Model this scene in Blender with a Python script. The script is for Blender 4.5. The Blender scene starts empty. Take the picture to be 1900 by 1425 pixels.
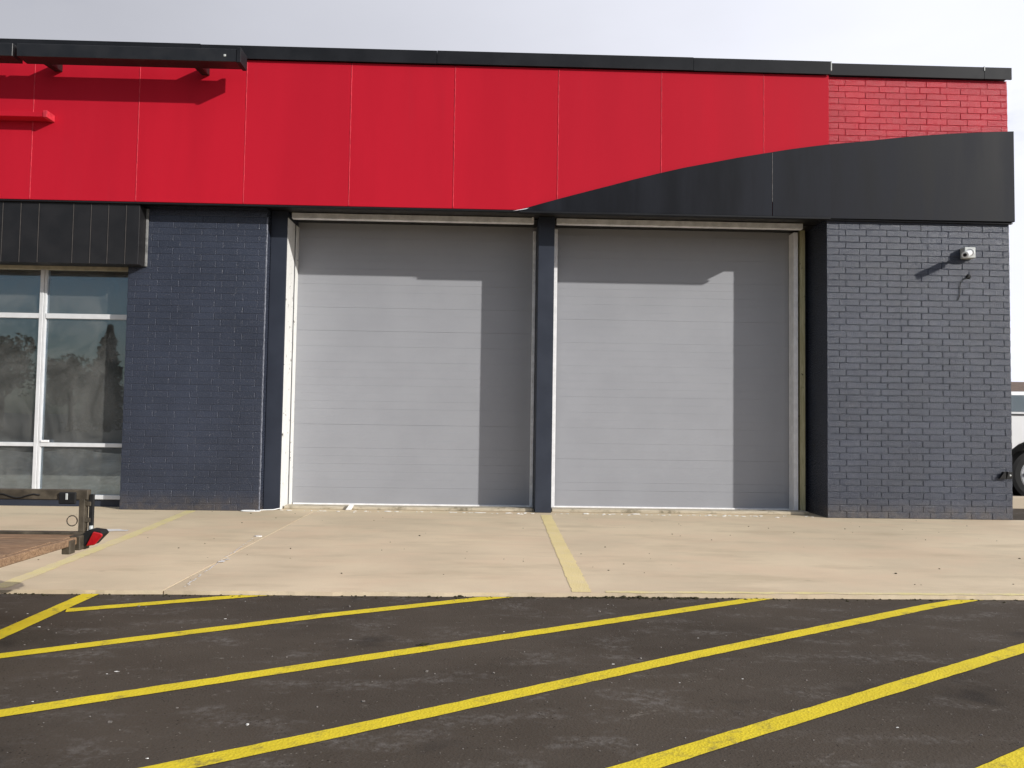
import bpy, bmesh, math, random
from mathutils import Vector, Matrix
random.seed(7)
sc = bpy.context.scene
COL = sc.collection

# ------------------------------------------------------------------ camera
cam_d = bpy.data.cameras.new('camera'); cam = bpy.data.objects.new('camera', cam_d); COL.objects.link(cam)
sc.camera = cam
cam_d.sensor_width = 36.0; cam_d.lens = 36.0 * 1430 / 1900; cam_d.clip_start = 0.05; cam_d.clip_end = 3000
YAW, PITCH, ROLL = math.radians(1.43), math.radians(2.539), math.radians(0.859)
_r0 = Vector((math.cos(YAW), -math.sin(YAW), 0)); _f0 = Vector((math.sin(YAW), math.cos(YAW), 0)); _z = Vector((0, 0, 1))
_f = _f0 * math.cos(PITCH) + _z * math.sin(PITCH); _u = -_f0 * math.sin(PITCH) + _z * math.cos(PITCH)
_rr = _r0 * math.cos(ROLL) + _u * math.sin(ROLL); _uu = -_r0 * math.sin(ROLL) + _u * math.cos(ROLL)
cam.matrix_world = Matrix(((_rr.x, _uu.x, -_f.x, 0), (_rr.y, _uu.y, -_f.y, -10.8), (_rr.z, _uu.z, -_f.z, 1.335), (0, 0, 0, 1)))

# ------------------------------------------------------------------ light
SUN = Vector((1.37, -1.0, 0.70)).normalized()          # towards the sun
sun_d = bpy.data.lights.new('sun', 'SUN'); sun = bpy.data.objects.new('sun', sun_d); COL.objects.link(sun)
sun_d.energy = 4.0; sun_d.angle = math.radians(0.7); sun_d.color = (1.0, 0.965, 0.91)
sun.rotation_euler = SUN.to_track_quat('Z', 'Y').to_euler(); sun.location = (20, -20, 15)

world = bpy.data.worlds.new('World'); sc.world = world; world.use_nodes = True
wn = world.node_tree.nodes; wl = world.node_tree.links; wn.clear()
def W(t, **k):
    n = wn.new(t)
    for a, b in k.items(): setattr(n, a, b)
    return n
wo = W('ShaderNodeOutputWorld'); bg = W('ShaderNodeBackground'); bg.inputs['Strength'].default_value = 0.1
sky = W('ShaderNodeTexSky', sky_type='NISHITA', sun_disc=False)
sky.sun_elevation = math.asin(SUN.z); sky.sun_rotation = math.atan2(SUN.x, SUN.y); sky.dust_density = 1.5
tc = W('ShaderNodeTexCoord')
mp = W('ShaderNodeMapping'); mp.inputs['Scale'].default_value = (1.0, 1.0, 2.6); mp.inputs['Location'].default_value = (0.35, 0.2, 0.1)
wl.new(tc.outputs['Generated'], mp.inputs['Vector'])
nz = W('ShaderNodeTexNoise'); nz.inputs['Scale'].default_value = 1.7; nz.inputs['Detail'].default_value = 7; nz.inputs['Roughness'].default_value = 0.52
wl.new(mp.outputs[0], nz.inputs['Vector'])
cov = W('ShaderNodeMapRange', interpolation_type='SMOOTHSTEP'); cov.inputs['From Min'].default_value = 0.34; cov.inputs['From Max'].default_value = 0.50
bank = W('ShaderNodeVectorMath', operation='DOT_PRODUCT'); bank.inputs[1].default_value = (0.12, 0.17, 0.0)   # the cloud bank lies beyond the building
wl.new(tc.outputs['Generated'], bank.inputs[0])
ca = W('ShaderNodeMath', operation='ADD'); wl.new(nz.outputs['Fac'], ca.inputs[0]); wl.new(bank.outputs['Value'], ca.inputs[1]); 
sz = W('ShaderNodeSeparateXYZ'); wl.new(tc.outputs['Generated'], sz.inputs[0])
hz = W('ShaderNodeMapRange'); hz.inputs['From Min'].default_value = 0.03; hz.inputs['From Max'].default_value = 0.13; hz.inputs['To Min'].default_value = 0.16; hz.inputs['To Max'].default_value = 0.0
wl.new(sz.outputs[2], hz.inputs['Value'])                          # cloud layers close up towards the horizon
cb = W('ShaderNodeMath', operation='ADD'); wl.new(ca.outputs[0], cb.inputs[0]); wl.new(hz.outputs[0], cb.inputs[1]); wl.new(cb.outputs[0], cov.inputs['Value'])
dot = W('ShaderNodeVectorMath', operation='DOT_PRODUCT'); dot.inputs[1].default_value = (0.97, -0.22, 0.0)
wl.new(tc.outputs['Generated'], dot.inputs[0])
br = W('ShaderNodeMapRange', interpolation_type='SMOOTHSTEP'); 
br.inputs['From Min'].default_value = -0.85; br.inputs['From Max'].default_value = 0.5; br.inputs['To Min'].default_value = 5.0; br.inputs['To Max'].default_value = 10.6
wl.new(dot.outputs['Value'], br.inputs['Value'])
nz2 = W('ShaderNodeTexNoise'); nz2.inputs['Scale'].default_value = 3.0; nz2.inputs['Detail'].default_value = 6
wl.new(mp.outputs[0], nz2.inputs['Vector'])
md = W('ShaderNodeMapRange'); md.inputs['To Min'].default_value = 0.89; md.inputs['To Max'].default_value = 1.11
wl.new(nz2.outputs['Fac'], md.inputs['Value'])
mu = W('ShaderNodeMath', operation='MULTIPLY'); wl.new(br.outputs[0], mu.inputs[0]); wl.new(md.outputs[0], mu.inputs[1])
tint = W('ShaderNodeVectorMath', operation='SCALE'); tint.inputs[0].default_value = (0.945, 0.965, 1.07); wl.new(mu.outputs[0], tint.inputs['Scale'])
mx = W('ShaderNodeMix', data_type='RGBA'); wl.new(cov.outputs[0], mx.inputs['Factor']); wl.new(sky.outputs[0], mx.inputs[6]); wl.new(tint.outputs[0], mx.inputs[7])
wl.new(mx.outputs[2], bg.inputs['Color']); wl.new(bg.outputs[0], wo.inputs['Surface'])

sc.view_settings.view_transform = 'Standard'; sc.view_settings.look = 'None'; sc.view_settings.gamma = 1.0
sc.view_settings.use_curve_mapping = False; sc.view_settings.exposure = 0.0
sc.cycles.use_denoising = True; sc.cycles.max_bounces = 8

# ------------------------------------------------------------------ materials
class NT:
    """small helper round one material's node tree"""
    def __init__(s, name):
        s.m = bpy.data.materials.new(name); s.m.use_nodes = True
        s.t = s.m.node_tree; s.b = s.t.nodes['Principled BSDF']; s.out = s.t.nodes['Material Output']
        s.pos = s.n('ShaderNodeNewGeometry').outputs['Position']
    def n(s, t, **k):
        n = s.t.nodes.new(t)
        for a, b in k.items(): setattr(n, a, b)
        return n
    def l(s, a, b): s.t.links.new(a, b)
    def scaled(s, sx, sy, sz, off=(0, 0, 0)):
        m = s.n('ShaderNodeMapping'); m.inputs['Scale'].default_value = (sx, sy, sz); m.inputs['Location'].default_value = off
        s.l(s.pos, m.inputs['Vector']); return m.outputs[0]
    def noise(s, scale, detail=4, rough=0.55, vec=None, dist=0):
        n = s.n('ShaderNodeTexNoise'); n.inputs['Scale'].default_value = scale; n.inputs['Detail'].default_value = detail
        n.inputs['Roughness'].default_value = rough; n.inputs['Distortion'].default_value = dist
        s.l(vec if vec is not None else s.pos, n.inputs['Vector']); return n.outputs['Fac']
    def voro(s, scale, vec=None, out='Distance'):
        n = s.n('ShaderNodeTexVoronoi'); n.inputs['Scale'].default_value = scale
        s.l(vec if vec is not None else s.pos, n.inputs['Vector']); return n.outputs[out]
    def ramp(s, fac, a, b, lo=0.0, hi=1.0):
        n = s.n('ShaderNodeMapRange', interpolation_type='SMOOTHSTEP')
        n.inputs['From Min'].default_value = a; n.inputs['From Max'].default_value = b
        n.inputs['To Min'].default_value = lo; n.inputs['To Max'].default_value = hi
        s.l(fac, n.inputs['Value']); return n.outputs[0]
    def math(s, op, a, b):
        n = s.n('ShaderNodeMath', operation=op)
        for i, v in enumerate((a, b)):
            if isinstance(v, (int, float)): n.inputs[i].default_value = v
            else: s.l(v, n.inputs[i])
        return n.outputs[0]
    def mix(s, fac, a, b):
        n = s.n('ShaderNodeMix', data_type='RGBA')
        if isinstance(fac, (int, float)): n.inputs['Factor'].default_value = fac
        else: s.l(fac, n.inputs['Factor'])
        for i, v in ((6, a), (7, b)):
            if isinstance(v, tuple): n.inputs[i].default_value = v + (1,)
            else: s.l(v, n.inputs[i])
        return n.outputs[2]
    def base(s, c):
        if isinstance(c, tuple): s.b.inputs['Base Color'].default_value = c + (1,)
        else: s.l(c, s.b.inputs['Base Color'])
    def rough(s, r, spec=0.5, metal=0.0):
        if isinstance(r, (int, float)): s.b.inputs['Roughness'].default_value = r
        else: s.l(r, s.b.inputs['Roughness'])
        s.b.inputs['Specular IOR Level'].default_value = spec; s.b.inputs['Metallic'].default_value = metal
    def bump(s, h, strength, dist=0.01):
        n = s.n('ShaderNodeBump'); n.inputs['Strength'].default_value = strength; n.inputs['Distance'].default_value = dist
        s.l(h, n.inputs['Height']); s.l(n.outputs[0], s.b.inputs['Normal'])

def paint(name, c, r=0.45, spec=0.5, var=0.12, scale=3.0, bump=0.0, metal=0.0, streak=False):
    t = NT(name)
    v = t.scaled(1, 1, 0.15) if streak else None
    f = t.noise(scale, 5, 0.6, v)
    lo = tuple(x * (1 - var) for x in c); hi = tuple(min(1, x * (1 + var)) for x in c)
    t.base(t.mix(t.ramp(f, 0.3, 0.7), lo, hi)); t.rough(t.ramp(f, 0.3, 0.7, r * 0.88, min(1, r * 1.12)), spec, metal)
    if bump: t.bump(t.noise(140, 3), bump, 0.002)
    if name == 'red_panel_paint':                                     # sheets from different batches
        oi = t.n('ShaderNodeObjectInfo').outputs['Random']
        g = t.ramp(t.noise(5, 5, 0.65, t.scaled(1.2, 1, 0.12)), 0.55, 0.8, 0, 0.22)
        c2 = t.mix(t.math('MULTIPLY', oi, 0.22), t.mix(t.ramp(f, 0.3, 0.7), lo, hi), (0.44, 0.014, 0.032))
        t.base(t.mix(g, c2, (0.40, 0.02, 0.035)))
    return t.m

def brick_paint(name, c, grain):
    t = NT(name)
    oi = t.n('ShaderNodeObjectInfo').outputs['Random']
    big = t.noise(1.3, 4); fine = t.noise(66, 3, 0.78)
    var = t.math('ADD', t.math('MULTIPLY', big, 0.75), t.math('MULTIPLY', oi, 0.12))
    lo = tuple(x * 0.82 for x in c); hi = tuple(x * 1.25 for x in c)
    base = t.mix(t.ramp(var, 0.15, 0.75), lo, hi)
    pits = t.ramp(t.voro(34), 0.0, 0.25)
    sx_ = t.n('ShaderNodeSeparateXYZ'); t.l(t.pos, sx_.inputs[0])
    splash = t.math('MULTIPLY', t.ramp(sx_.outputs[2], 0.0, 0.30, 1, 0), t.ramp(t.noise(7, 5, 0.7), 0.3, 0.7, 0.1, 0.7))
    base = t.mix(splash, base, (0.115, 0.095, 0.08))
    base = t.mix(t.ramp(fine, 0.62, 0.8, 0, 0.5), base, tuple(min(1, x * 1.7 + 0.01) for x in c))  # paler flecks put sparkle of the grainy gloss paint into the colour
    t.base(base); t.rough(t.ramp(fine, 0.3, 0.7, 0.17, 0.32), 0.42 if c[0] < 0.2 else 0.27)
    h = t.math('ADD', t.math('MULTIPLY', fine, 0.8), t.math('MULTIPLY', pits, 0.5))
    t.bump(h, grain, 0.0105)
    return t.m

M = {}
M['navy_brick'] = brick_paint('navy_brick_paint', (0.034, 0.041, 0.062), 0.9)
M['red_brick'] = brick_paint('red_brick_paint', (0.45, 0.012, 0.028), 0.95)
M['navy'] = paint('navy_paint', (0.030, 0.036, 0.052), 0.5, 0.28, 0.1, 2.5, 0.1)
M['red'] = paint('red_panel_paint', (0.495, 0.0115, 0.027), 0.6, 0.08, 0.05, 1.6, streak=True)
M['caulk'] = paint('red_caulk', (0.56, 0.035, 0.055), 0.6, 0.25, 0.2, 14)
M['black'] = paint('charcoal_panel', (0.0105, 0.0118, 0.0165), 0.55, 0.14, 0.4, 2.2, 0.0, streak=True)
M['cap'] = paint('charcoal_metal_coping', (0.0145, 0.0155, 0.018), 0.52, 0.16, 0.2, 2.0)
M['dark_metal'] = paint('black_metal', (0.012, 0.012, 0.013), 0.45, 0.5, 0.2, 6)
M['awning'] = paint('black_awning_metal', (0.0125, 0.012, 0.013), 0.5, 0.4, 0.2, 3)
M['seam'] = paint('awning_seam', (0.045, 0.04, 0.037), 0.55, 0.3, 0.3, 12)
M['door'] = paint('grey_door_paint', (0.312, 0.319, 0.342), 0.5, 0.35, 0.03, 1.6)
M['white'] = paint('white_trim_paint', (0.84, 0.84, 0.85), 0.5, 0.4, 0.08, 9)
M['dingy'] = paint('dingy_white_trim', (0.76, 0.78, 0.81), 0.55, 0.4, 0.15, 7)
M['alu'] = paint('white_aluminium_frame', (0.66, 0.67, 0.68), 0.38, 0.5, 0.05, 8)
M['headframe'] = paint('dusty_window_head', (0.45, 0.42, 0.33), 0.5, 0.4, 0.15, 10)
M['interior'] = paint('dim_interior_paint', (0.16, 0.16, 0.155), 0.9, 0.2, 0.15, 1.2)
M['galv'] = paint('grey_box_paint', (0.50, 0.52, 0.50), 0.4, 0.5, 0.06, 20)
M['white_plastic'] = paint('white_plastic', (0.78, 0.79, 0.79), 0.3, 0.5, 0.03, 10)
M['lens'] = paint('dark_lens', (0.01, 0.01, 0.012), 0.08, 0.6, 0.05, 10)
M['bead'] = paint('grey_caulk', (0.15, 0.16, 0.195), 0.45, 0.5, 0.35, 30, 0.3)
M['dingygrey'] = paint('grey_flange', (0.22, 0.22, 0.215), 0.6, 0.3, 0.4, 14)
M['rubber'] = paint('black_rubber', (0.013, 0.013, 0.013), 0.75, 0.3, 0.25, 12, 0.3)
M['trailer'] = paint('dirty_trailer_steel', (0.085, 0.070, 0.05), 0.6, 0.3, 0.45, 8, 0.3)
M['chrome'] = paint('silver_wheel_alloy', (0.55, 0.56, 0.57), 0.3, 0.5, 0.06, 8, metal=0.7)
M['carwhite'] = paint('white_car_paint', (0.80, 0.80, 0.79), 0.22, 0.5, 0.02, 2)
M['redlens'] = paint('red_lens_plastic', (0.42, 0.006, 0.012), 0.16, 0.6, 0.2, 30)
M['roof'] = paint('brown_shingles', (0.16, 0.115, 0.09), 0.9, 0.2, 0.25, 4)
M['stucco'] = paint('tan_stucco', (0.42, 0.37, 0.30), 0.9, 0.2, 0.1, 3)
M['leafdry'] = paint('dark_dry_leaf', (0.045, 0.04, 0.02), 0.8, 0.2, 0.3, 40)
M['bark'] = paint('bark', (0.07, 0.05, 0.035), 0.9, 0.2, 0.3, 10, 0.6)
M['leaf'] = paint('green_leaves', (0.06, 0.075, 0.028), 0.6, 0.3, 0.35, 1.5)
M['needle'] = paint('dark_needles', (0.032, 0.048, 0.024), 0.7, 0.3, 0.3, 2)
M['paper'] = paint('white_scrap', (0.74, 0.72, 0.68), 0.7, 0.3, 0.05, 10)
M['pebble'] = paint('grey_pebble', (0.20, 0.18, 0.16), 0.85, 0.3, 0.5, 45)

def wood(name, c1, c2):
    t = NT(name); g = t.noise(7, 6, 0.65, t.scaled(0.7, 9, 9), 1.2)
    s = t.noise(2.2, 3)
    t.base(t.mix(t.ramp(s, 0.35, 0.7, 0, 0.35), t.mix(t.ramp(g, 0.32, 0.68), c1, c2), (0.11, 0.08, 0.06)))
    t.rough(0.8, 0.3); t.bump(g, 0.7, 0.006); return t.m
M['plank'] = wood('weathered_plank', (0.17, 0.10, 0.055), (0.40, 0.255, 0.15))
def vwood(name, c1, c2):
    t = NT(name); g = t.noise(6, 6, 0.65, t.scaled(9, 9, 0.6), 1.0)
    chips = t.ramp(t.noise(11, 4, 0.7), 0.62, 0.68)
    t.base(t.mix(chips, t.mix(t.ramp(g, 0.3, 0.7), c1, c2), (0.09, 0.08, 0.06))); t.rough(0.8, 0.3); t.bump(g, 0.5, 0.004); return t.m
M['rawwood'] = vwood('raw_jamb_wood', (0.40, 0.37, 0.21), (0.56, 0.53, 0.34))
M['chipwhite'] = vwood('chipped_white_jamb', (0.66, 0.66, 0.63), (0.80, 0.80, 0.78))
def hwood(name, c1, c2, dirt):
    t = NT(name); g = t.noise(6, 6, 0.65, t.scaled(0.8, 9, 9), 1.0)
    d = t.ramp(t.noise(2.6, 5, 0.7), 0.5, 0.66, 0, 0.75)
    t.base(t.mix(d, t.mix(t.ramp(g, 0.3, 0.7), c1, c2), dirt)); t.rough(0.85, 0.3); t.bump(g, 0.4, 0.004); return t.m
M['sillwood'] = hwood('pale_sill_wood', (0.42, 0.36, 0.26), (0.58, 0.52, 0.41), (0.12, 0.10, 0.06))

def asphalt():
    t = NT('asphalt')
    big = t.noise(0.55, 5, 0.6); mid = t.noise(3.5, 5, 0.6, t.scaled(0.6, 1.2, 1)); fine = t.noise(120, 3, 0.75); agg = t.voro(75)
    c = t.mix(t.ramp(big, 0.3, 0.7), (0.053, 0.042, 0.031), (0.084, 0.067, 0.050))
    c = t.mix(t.ramp(fine, 0.35, 0.75, 0, 0.55), c, (0.085, 0.075, 0.066))
    dust = t.math('MULTIPLY', t.ramp(mid, 0.50, 0.70), t.ramp(t.noise(26, 4, 0.7), 0.38, 0.66))
    c = t.mix(t.math('MULTIPLY', dust, 0.8), c, (0.17, 0.155, 0.14))
    scuff = t.math('MULTIPLY', t.ramp(t.noise(5.5, 6, 0.7, t.scaled(0.8, 1.3, 1), 0.8), 0.61, 0.72), t.ramp(t.noise(40, 3, 0.7), 0.4, 0.6))
    c = t.mix(t.math('MULTIPLY', scuff, 0.62), c, (0.25, 0.225, 0.195))
    oil = t.ramp(t.noise(1.1, 4, 0.6, t.scaled(1, 1, 1, (4, 9, 0))), 0.60, 0.72, 0, 0.55)
    c = t.mix(oil, c, (0.022, 0.020, 0.019))
    patch = t.ramp(t.noise(1.9, 5, 0.65, t.scaled(0.7, 1.3, 1, (8, 3, 0))), 0.3, 0.7)
    c = t.mix(t.math('MULTIPLY', patch, 0.35), c, (0.098, 0.082, 0.066))
    gm = t.ramp(t.noise(2.6, 3, 0.6, t.scaled(1, 1, 1, (1, 6, 0))), 0.35, 0.6)
    pore = t.math('MULTIPLY', t.ramp(t.voro(46), 0.16, 0.24, 1, 0), t.ramp(t.noise(19, 2), 0.5, 0.58))
    c = t.mix(t.math('MULTIPLY', pore, t.math('MULTIPLY', gm, 0.8)), c, (0.018, 0.015, 0.012))
    chip = t.math('MULTIPLY', t.ramp(t.voro(38, t.scaled(1, 1, 1, (5, 5, 0))), 0.12, 0.2, 1, 0), t.ramp(t.noise(13, 2, 0.5, t.scaled(1, 1, 1, (2, 2, 0))), 0.56, 0.64))
    c = t.mix(t.math('MULTIPLY', chip, 0.75), c, (0.21, 0.185, 0.155))
    t.base(c); t.rough(0.95, 0.1)
    h = t.math('ADD', t.math('MULTIPLY', agg, 0.6), t.math('MULTIPLY', fine, 0.6)); t.bump(h, 0.5, 0.004)
    return t.m
M['asphalt'] = asphalt()
def concrete(name, base, seed):
    t = NT(name)
    big = t.noise(0.5, 5, 0.6, t.scaled(1, 1, 1, (seed, 0, 0))); st = t.noise(1.6, 5, 0.62, t.scaled(0.55, 1.6, 1, (seed, 2, 0))); fine = t.noise(90, 3, 0.7)
    lo = tuple(x * 0.86 for x in base); hi = tuple(x * 1.08 for x in base)
    c = t.mix(t.ramp(big, 0.3, 0.7), lo, hi)
    c = t.mix(t.ramp(st, 0.46, 0.72, 0, 0.5), c, tuple(x * k for x, k in zip(base, (0.66, 0.64, 0.6))))
    c = t.mix(t.ramp(t.noise(2.3, 5, 0.6, t.scaled(0.3, 1.5, 1, (seed, 7, 0))), 0.6, 0.75, 0, 0.35), c, tuple(min(1, x * 1.25) for x in base))
    c = t.mix(t.math('MULTIPLY', t.ramp(t.noise(6, 6, 0.72, t.scaled(0.5, 1.6, 1)), 0.64, 0.72), 0.4), c, (0.17, 0.14, 0.10))
    pk = t.ramp(t.noise(1.0, 4, 0.6, t.scaled(0.8, 1.2, 1, (seed, 3, 4))), 0.42, 0.68, 0, 0.5)
    c = t.mix(pk, c, tuple(min(1, x * k) for x, k in zip(base, (1.02, 0.93, 0.92))))
    spot = t.math('MULTIPLY', t.ramp(t.voro(3.1, t.scaled(0.6, 1, 1, (seed, 0, 0))), 0.03, 0.10, 1, 0), t.ramp(t.noise(2.1, 2), 0.5, 0.6))
    c = t.mix(t.math('MULTIPLY', spot, 0.35), c, (0.20, 0.16, 0.11))
    c = t.mix(t.ramp(fine, 0.3, 0.8, 0, 0.22), c, tuple(x * 0.6 for x in base))
    t.base(c); t.rough(0.88, 0.25); t.bump(fine, 0.3, 0.003); return t.m
M['concrete'] = concrete('warm_concrete', (0.705, 0.583, 0.402), 0)
M['concrete2'] = concrete('warm_concrete_two', (0.695, 0.573, 0.40), 11)
M['kerb'] = concrete('kerb_concrete', (0.50, 0.42, 0.31), 5)
def stripe(name, c, under, a, b, wearmax, sc_=9.0):
    t = NT(name)
    wear = t.ramp(t.noise(sc_, 6, 0.72), a, b, 0, wearmax); fine = t.noise(110, 3, 0.7)
    sh = t.mix(t.ramp(t.noise(3, 4), 0.3, 0.7), tuple(x * 0.9 for x in c), c)
    cc = t.mix(t.math('MULTIPLY', wear, t.ramp(fine, 0.25, 0.6, 0.5, 1)), sh, under)
    cc = t.mix(t.ramp(fine, 0.62, 0.78, 0, 0.3), cc, tuple(x * 0.55 for x in c))
    t.base(cc); t.rough(0.75, 0.3); t.bump(t.math('ADD', t.voro(75), fine), 0.5, 0.004); return t.m
M['yellow'] = stripe('yellow_road_paint', (0.76, 0.595, 0.026), (0.12, 0.10, 0.055), 0.52, 0.74, 0.75)
M['faded'] = stripe('faded_yellow_paint', (0.84, 0.69, 0.34), (0.71, 0.59, 0.39), 0.46, 0.72, 0.7, 6.0)
M['ghost'] = stripe('ghost_yellow_paint', (0.80, 0.69, 0.32), (0.71, 0.59, 0.39), 0.36, 0.66, 0.9, 3.5)

def glass(name, refl, tint):
    t = NT(name); t.t.nodes.remove(t.b)
    g = t.n('ShaderNodeBsdfGlossy'); g.inputs['Roughness'].default_value = 0.0; g.inputs['Color'].default_value = (0.66, 0.84, 1, 1)
    wv = t.n('ShaderNodeBump'); wv.inputs['Strength'].default_value = 0.02; wv.inputs['Distance'].default_value = 0.01
    t.l(t.noise(1.7, 2), wv.inputs['Height']); t.l(wv.outputs[0], g.inputs['Normal'])
    tr = t.n('ShaderNodeBsdfTransparent'); tr.inputs['Color'].default_value = tint + (1,)
    fr = t.n('ShaderNodeFresnel'); fr.inputs['IOR'].default_value = 1.5
    f = t.math('MINIMUM', t.math('ADD', fr.outputs[0], refl), 1.0)
    ms = t.n('ShaderNodeMixShader'); t.l(f, ms.inputs[0]); t.l(tr.outputs[0], ms.inputs[1]); t.l(g.outputs[0], ms.inputs[2])
    d = t.n('ShaderNodeBsdfDiffuse'); d.inputs['Color'].default_value = (0.5, 0.5, 0.47, 1)
    dust = t.ramp(t.noise(1.4, 6, 0.65, t.scaled(1, 1, 0.8, (3, 0, 1)), 1.0), 0.32, 0.75, 0.03, 0.19)
    m2 = t.n('ShaderNodeMixShader'); t.l(dust, m2.inputs[0]); t.l(ms.outputs[0], m2.inputs[1]); t.l(d.outputs[0], m2.inputs[2])
    t.l(m2.outputs[0], t.out.inputs['Surface']); return t.m
M['glass'] = glass('window_glass', 0.10, (0.95, 0.96, 0.96))
M['carglass'] = glass('car_glass', 0.08, (0.45, 0.5, 0.5))
def sheet():
    t = NT('dusty_plastic_sheet'); t.base((0.78, 0.78, 0.74)); t.rough(0.4, 0.5)
    tr = t.n('ShaderNodeBsdfTransparent'); ms = t.n('ShaderNodeMixShader')
    t.l(t.ramp(t.noise(2.0, 5, 0.6, t.scaled(1, 1, 2.2), 1.5), 0.35, 0.7, 0.62, 1.0), ms.inputs[0]); t.l(tr.outputs[0], ms.inputs[1]); t.l(t.b.outputs[0], ms.inputs[2])
    t.l(ms.outputs[0], t.out.inputs['Surface']); return t.m
M['sheet'] = sheet()

# ------------------------------------------------------------------ mesh helpers
def link(name, me, mat, parent=None, loc=None):
    o = bpy.data.objects.new(name, me); COL.objects.link(o)
    if mat is not None and not me.materials: me.materials.append(mat)
    if parent is not None: o.parent = parent
    if loc is not None: o.location = loc
    return o
def mesh_of(bm, name, smooth=False):
    bmesh.ops.recalc_face_normals(bm, faces=bm.faces[:])
    me = bpy.data.meshes.new(name); bm.to_mesh(me); bm.free()
    if smooth:
        for p in me.polygons: p.use_smooth = True
    return me
def add_box(bm, x0, x1, y0, y1, z0, z1, bev=0.0, seg=1):
    r = bmesh.ops.create_cube(bm, size=1.0)
    for v in r['verts']:
        v.co = Vector(((x0 + x1) / 2 + v.co.x * (x1 - x0), (y0 + y1) / 2 + v.co.y * (y1 - y0), (z0 + z1) / 2 + v.co.z * (z1 - z0)))
    if bev > 0:
        ed = list({e for v in r['verts'] for e in v.link_edges})
        bmesh.ops.bevel(bm, geom=ed, offset=bev, segments=seg, affect='EDGES', profile=0.5)
def box(name, x0, x1, y0, y1, z0, z1, mat, parent=None, bev=0.0, seg=1):
    bm = bmesh.new(); add_box(bm, x0, x1, y0, y1, z0, z1, bev, seg)
    return link(name, mesh_of(bm, name), M[mat], parent)
def add_prism(bm, pts, axis, a, b):
    """polygon pts (2d) extruded along axis from a to b; axis 'y' -> pts are (x,z); 'z' -> (x,y); 'x' -> (y,z)"""
    def P(p, t):
        return {'y': (p[0], t, p[1]), 'z': (p[0], p[1], t), 'x': (t, p[0], p[1])}[axis]
    A = [bm.verts.new(P(p, a)) for p in pts]; B = [bm.verts.new(P(p, b)) for p in pts]
    n = len(pts); bm.faces.new(A); bm.faces.new(B[::-1])
    for i in range(n): bm.faces.new((A[i], B[i], B[(i + 1) % n], A[(i + 1) % n]))
def prism(name, pts, axis, a, b, mat, parent=None, bev=0.0):
    bm = bmesh.new(); add_prism(bm, pts, axis, a, b)
    if bev: 
        bmesh.ops.recalc_face_normals(bm, faces=bm.faces[:])
        bmesh.ops.bevel(bm, geom=[e for e in bm.edges if e.is_manifold and e.calc_face_angle(0) > 0.5], offset=bev, segments=1, affect='EDGES', profile=0.5)
    return link(name, mesh_of(bm, name), M[mat], parent)
def add_tube(bm, pts, r, n=8, cap=True):
    pts = [Vector(p) for p in pts]; rs = r if isinstance(r, (list, tuple)) else [r] * len(pts); rings = []
    for i, p in enumerate(pts):
        d = (pts[min(i + 1, len(pts) - 1)] - pts[max(i - 1, 0)]).normalized()
        a = d.cross(Vector((0, 0, 1))) if abs(d.z) < 0.9 else d.cross(Vector((1, 0, 0)))
        a.normalize(); b = d.cross(a)
        rings.append([bm.verts.new(p + (a * math.cos(t) + b * math.sin(t)) * rs[i]) for t in [2 * math.pi * k / n for k in range(n)]])
    for q, w in zip(rings, rings[1:]):
        for k in range(n): bm.faces.new((q[k], q[(k + 1) % n], w[(k + 1) % n], w[k]))
    if cap: bm.faces.new(rings[0][::-1]); bm.faces.new(rings[-1])
def tube(name, pts, r, mat, parent=None, n=8, smooth=True):
    bm = bmesh.new(); add_tube(bm, pts, r, n); return link(name, mesh_of(bm, name, smooth), M[mat], parent)
def tag(o, label=None, cat=None, group=None, kind=None):
    for k, v in (('label', label), ('category', cat), ('group', group), ('kind', kind)):
        if v: o[k] = v
    return o
def thing(name, loc, label, cat, group=None):
    o = bpy.data.objects.new(name, None); COL.objects.link(o); o.location = loc; o.empty_display_size = 0.2
    return tag(o, label, cat, group)

# ------------------------------------------------------------------ ground
ZA = -0.03
def edge_y(x): return -4.845 + 0.0125 * x
bm = bmesh.new()
xs = [-400, -60, -14, -8, -4, 0, 4, 8, 14, 60, 400]; ys = [-400, -60, -12, -8, -4, 0, 4, 8, 14, 60, 400]
gv = [[bm.verts.new((x, y, ZA)) for x in xs] for y in ys]
for j in range(len(ys) - 1):
    for i in range(len(xs) - 1): bm.faces.new((gv[j][i], gv[j][i + 1], gv[j + 1][i + 1], gv[j + 1][i]))
lot = tag(link('asphalt_lot', mesh_of(bm, 'asphalt_lot'), M['asphalt']), 'dark brownish asphalt parking lot with yellow hatch stripes', 'parking lot', kind='structure')

apron = bpy.data.objects.new('concrete_apron', None); COL.objects.link(apron)
tag(apron, 'warm beige concrete apron in front of the garage doors', 'apron', kind='structure')
def slab(x0, x1, y1, mat):
    pts = []; n = max(2, int((x1 - x0) / 0.07))
    for i in range(n + 1):
        x = x0 + (x1 - x0) * i / n; pts.append((x, edge_y(x) + random.gauss(0, 0.0018) + 0.006 * math.sin(x * 2.1) + 0.004 * math.sin(x * 7.3 + 1)))
    pts += [(x1, y1), (x0, y1)]
    bm = bmesh.new(); add_prism(bm, pts, 'z', -0.30, 0.0)
    o = link('concrete_slab', mesh_of(bm, 'concrete_slab'), M[mat], apron)
slab(-16.0, -2.462, 0.0, 'concrete'); slab(-2.450, 13.0, 0.0, 'concrete2')
bm = bmesh.new(); add_box(bm, -16, 7.3, 0.0, 0.95, -0.3, -0.001); link('threshold_slab', mesh_of(bm, 'threshold_slab'), M['concrete'], apron)

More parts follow.
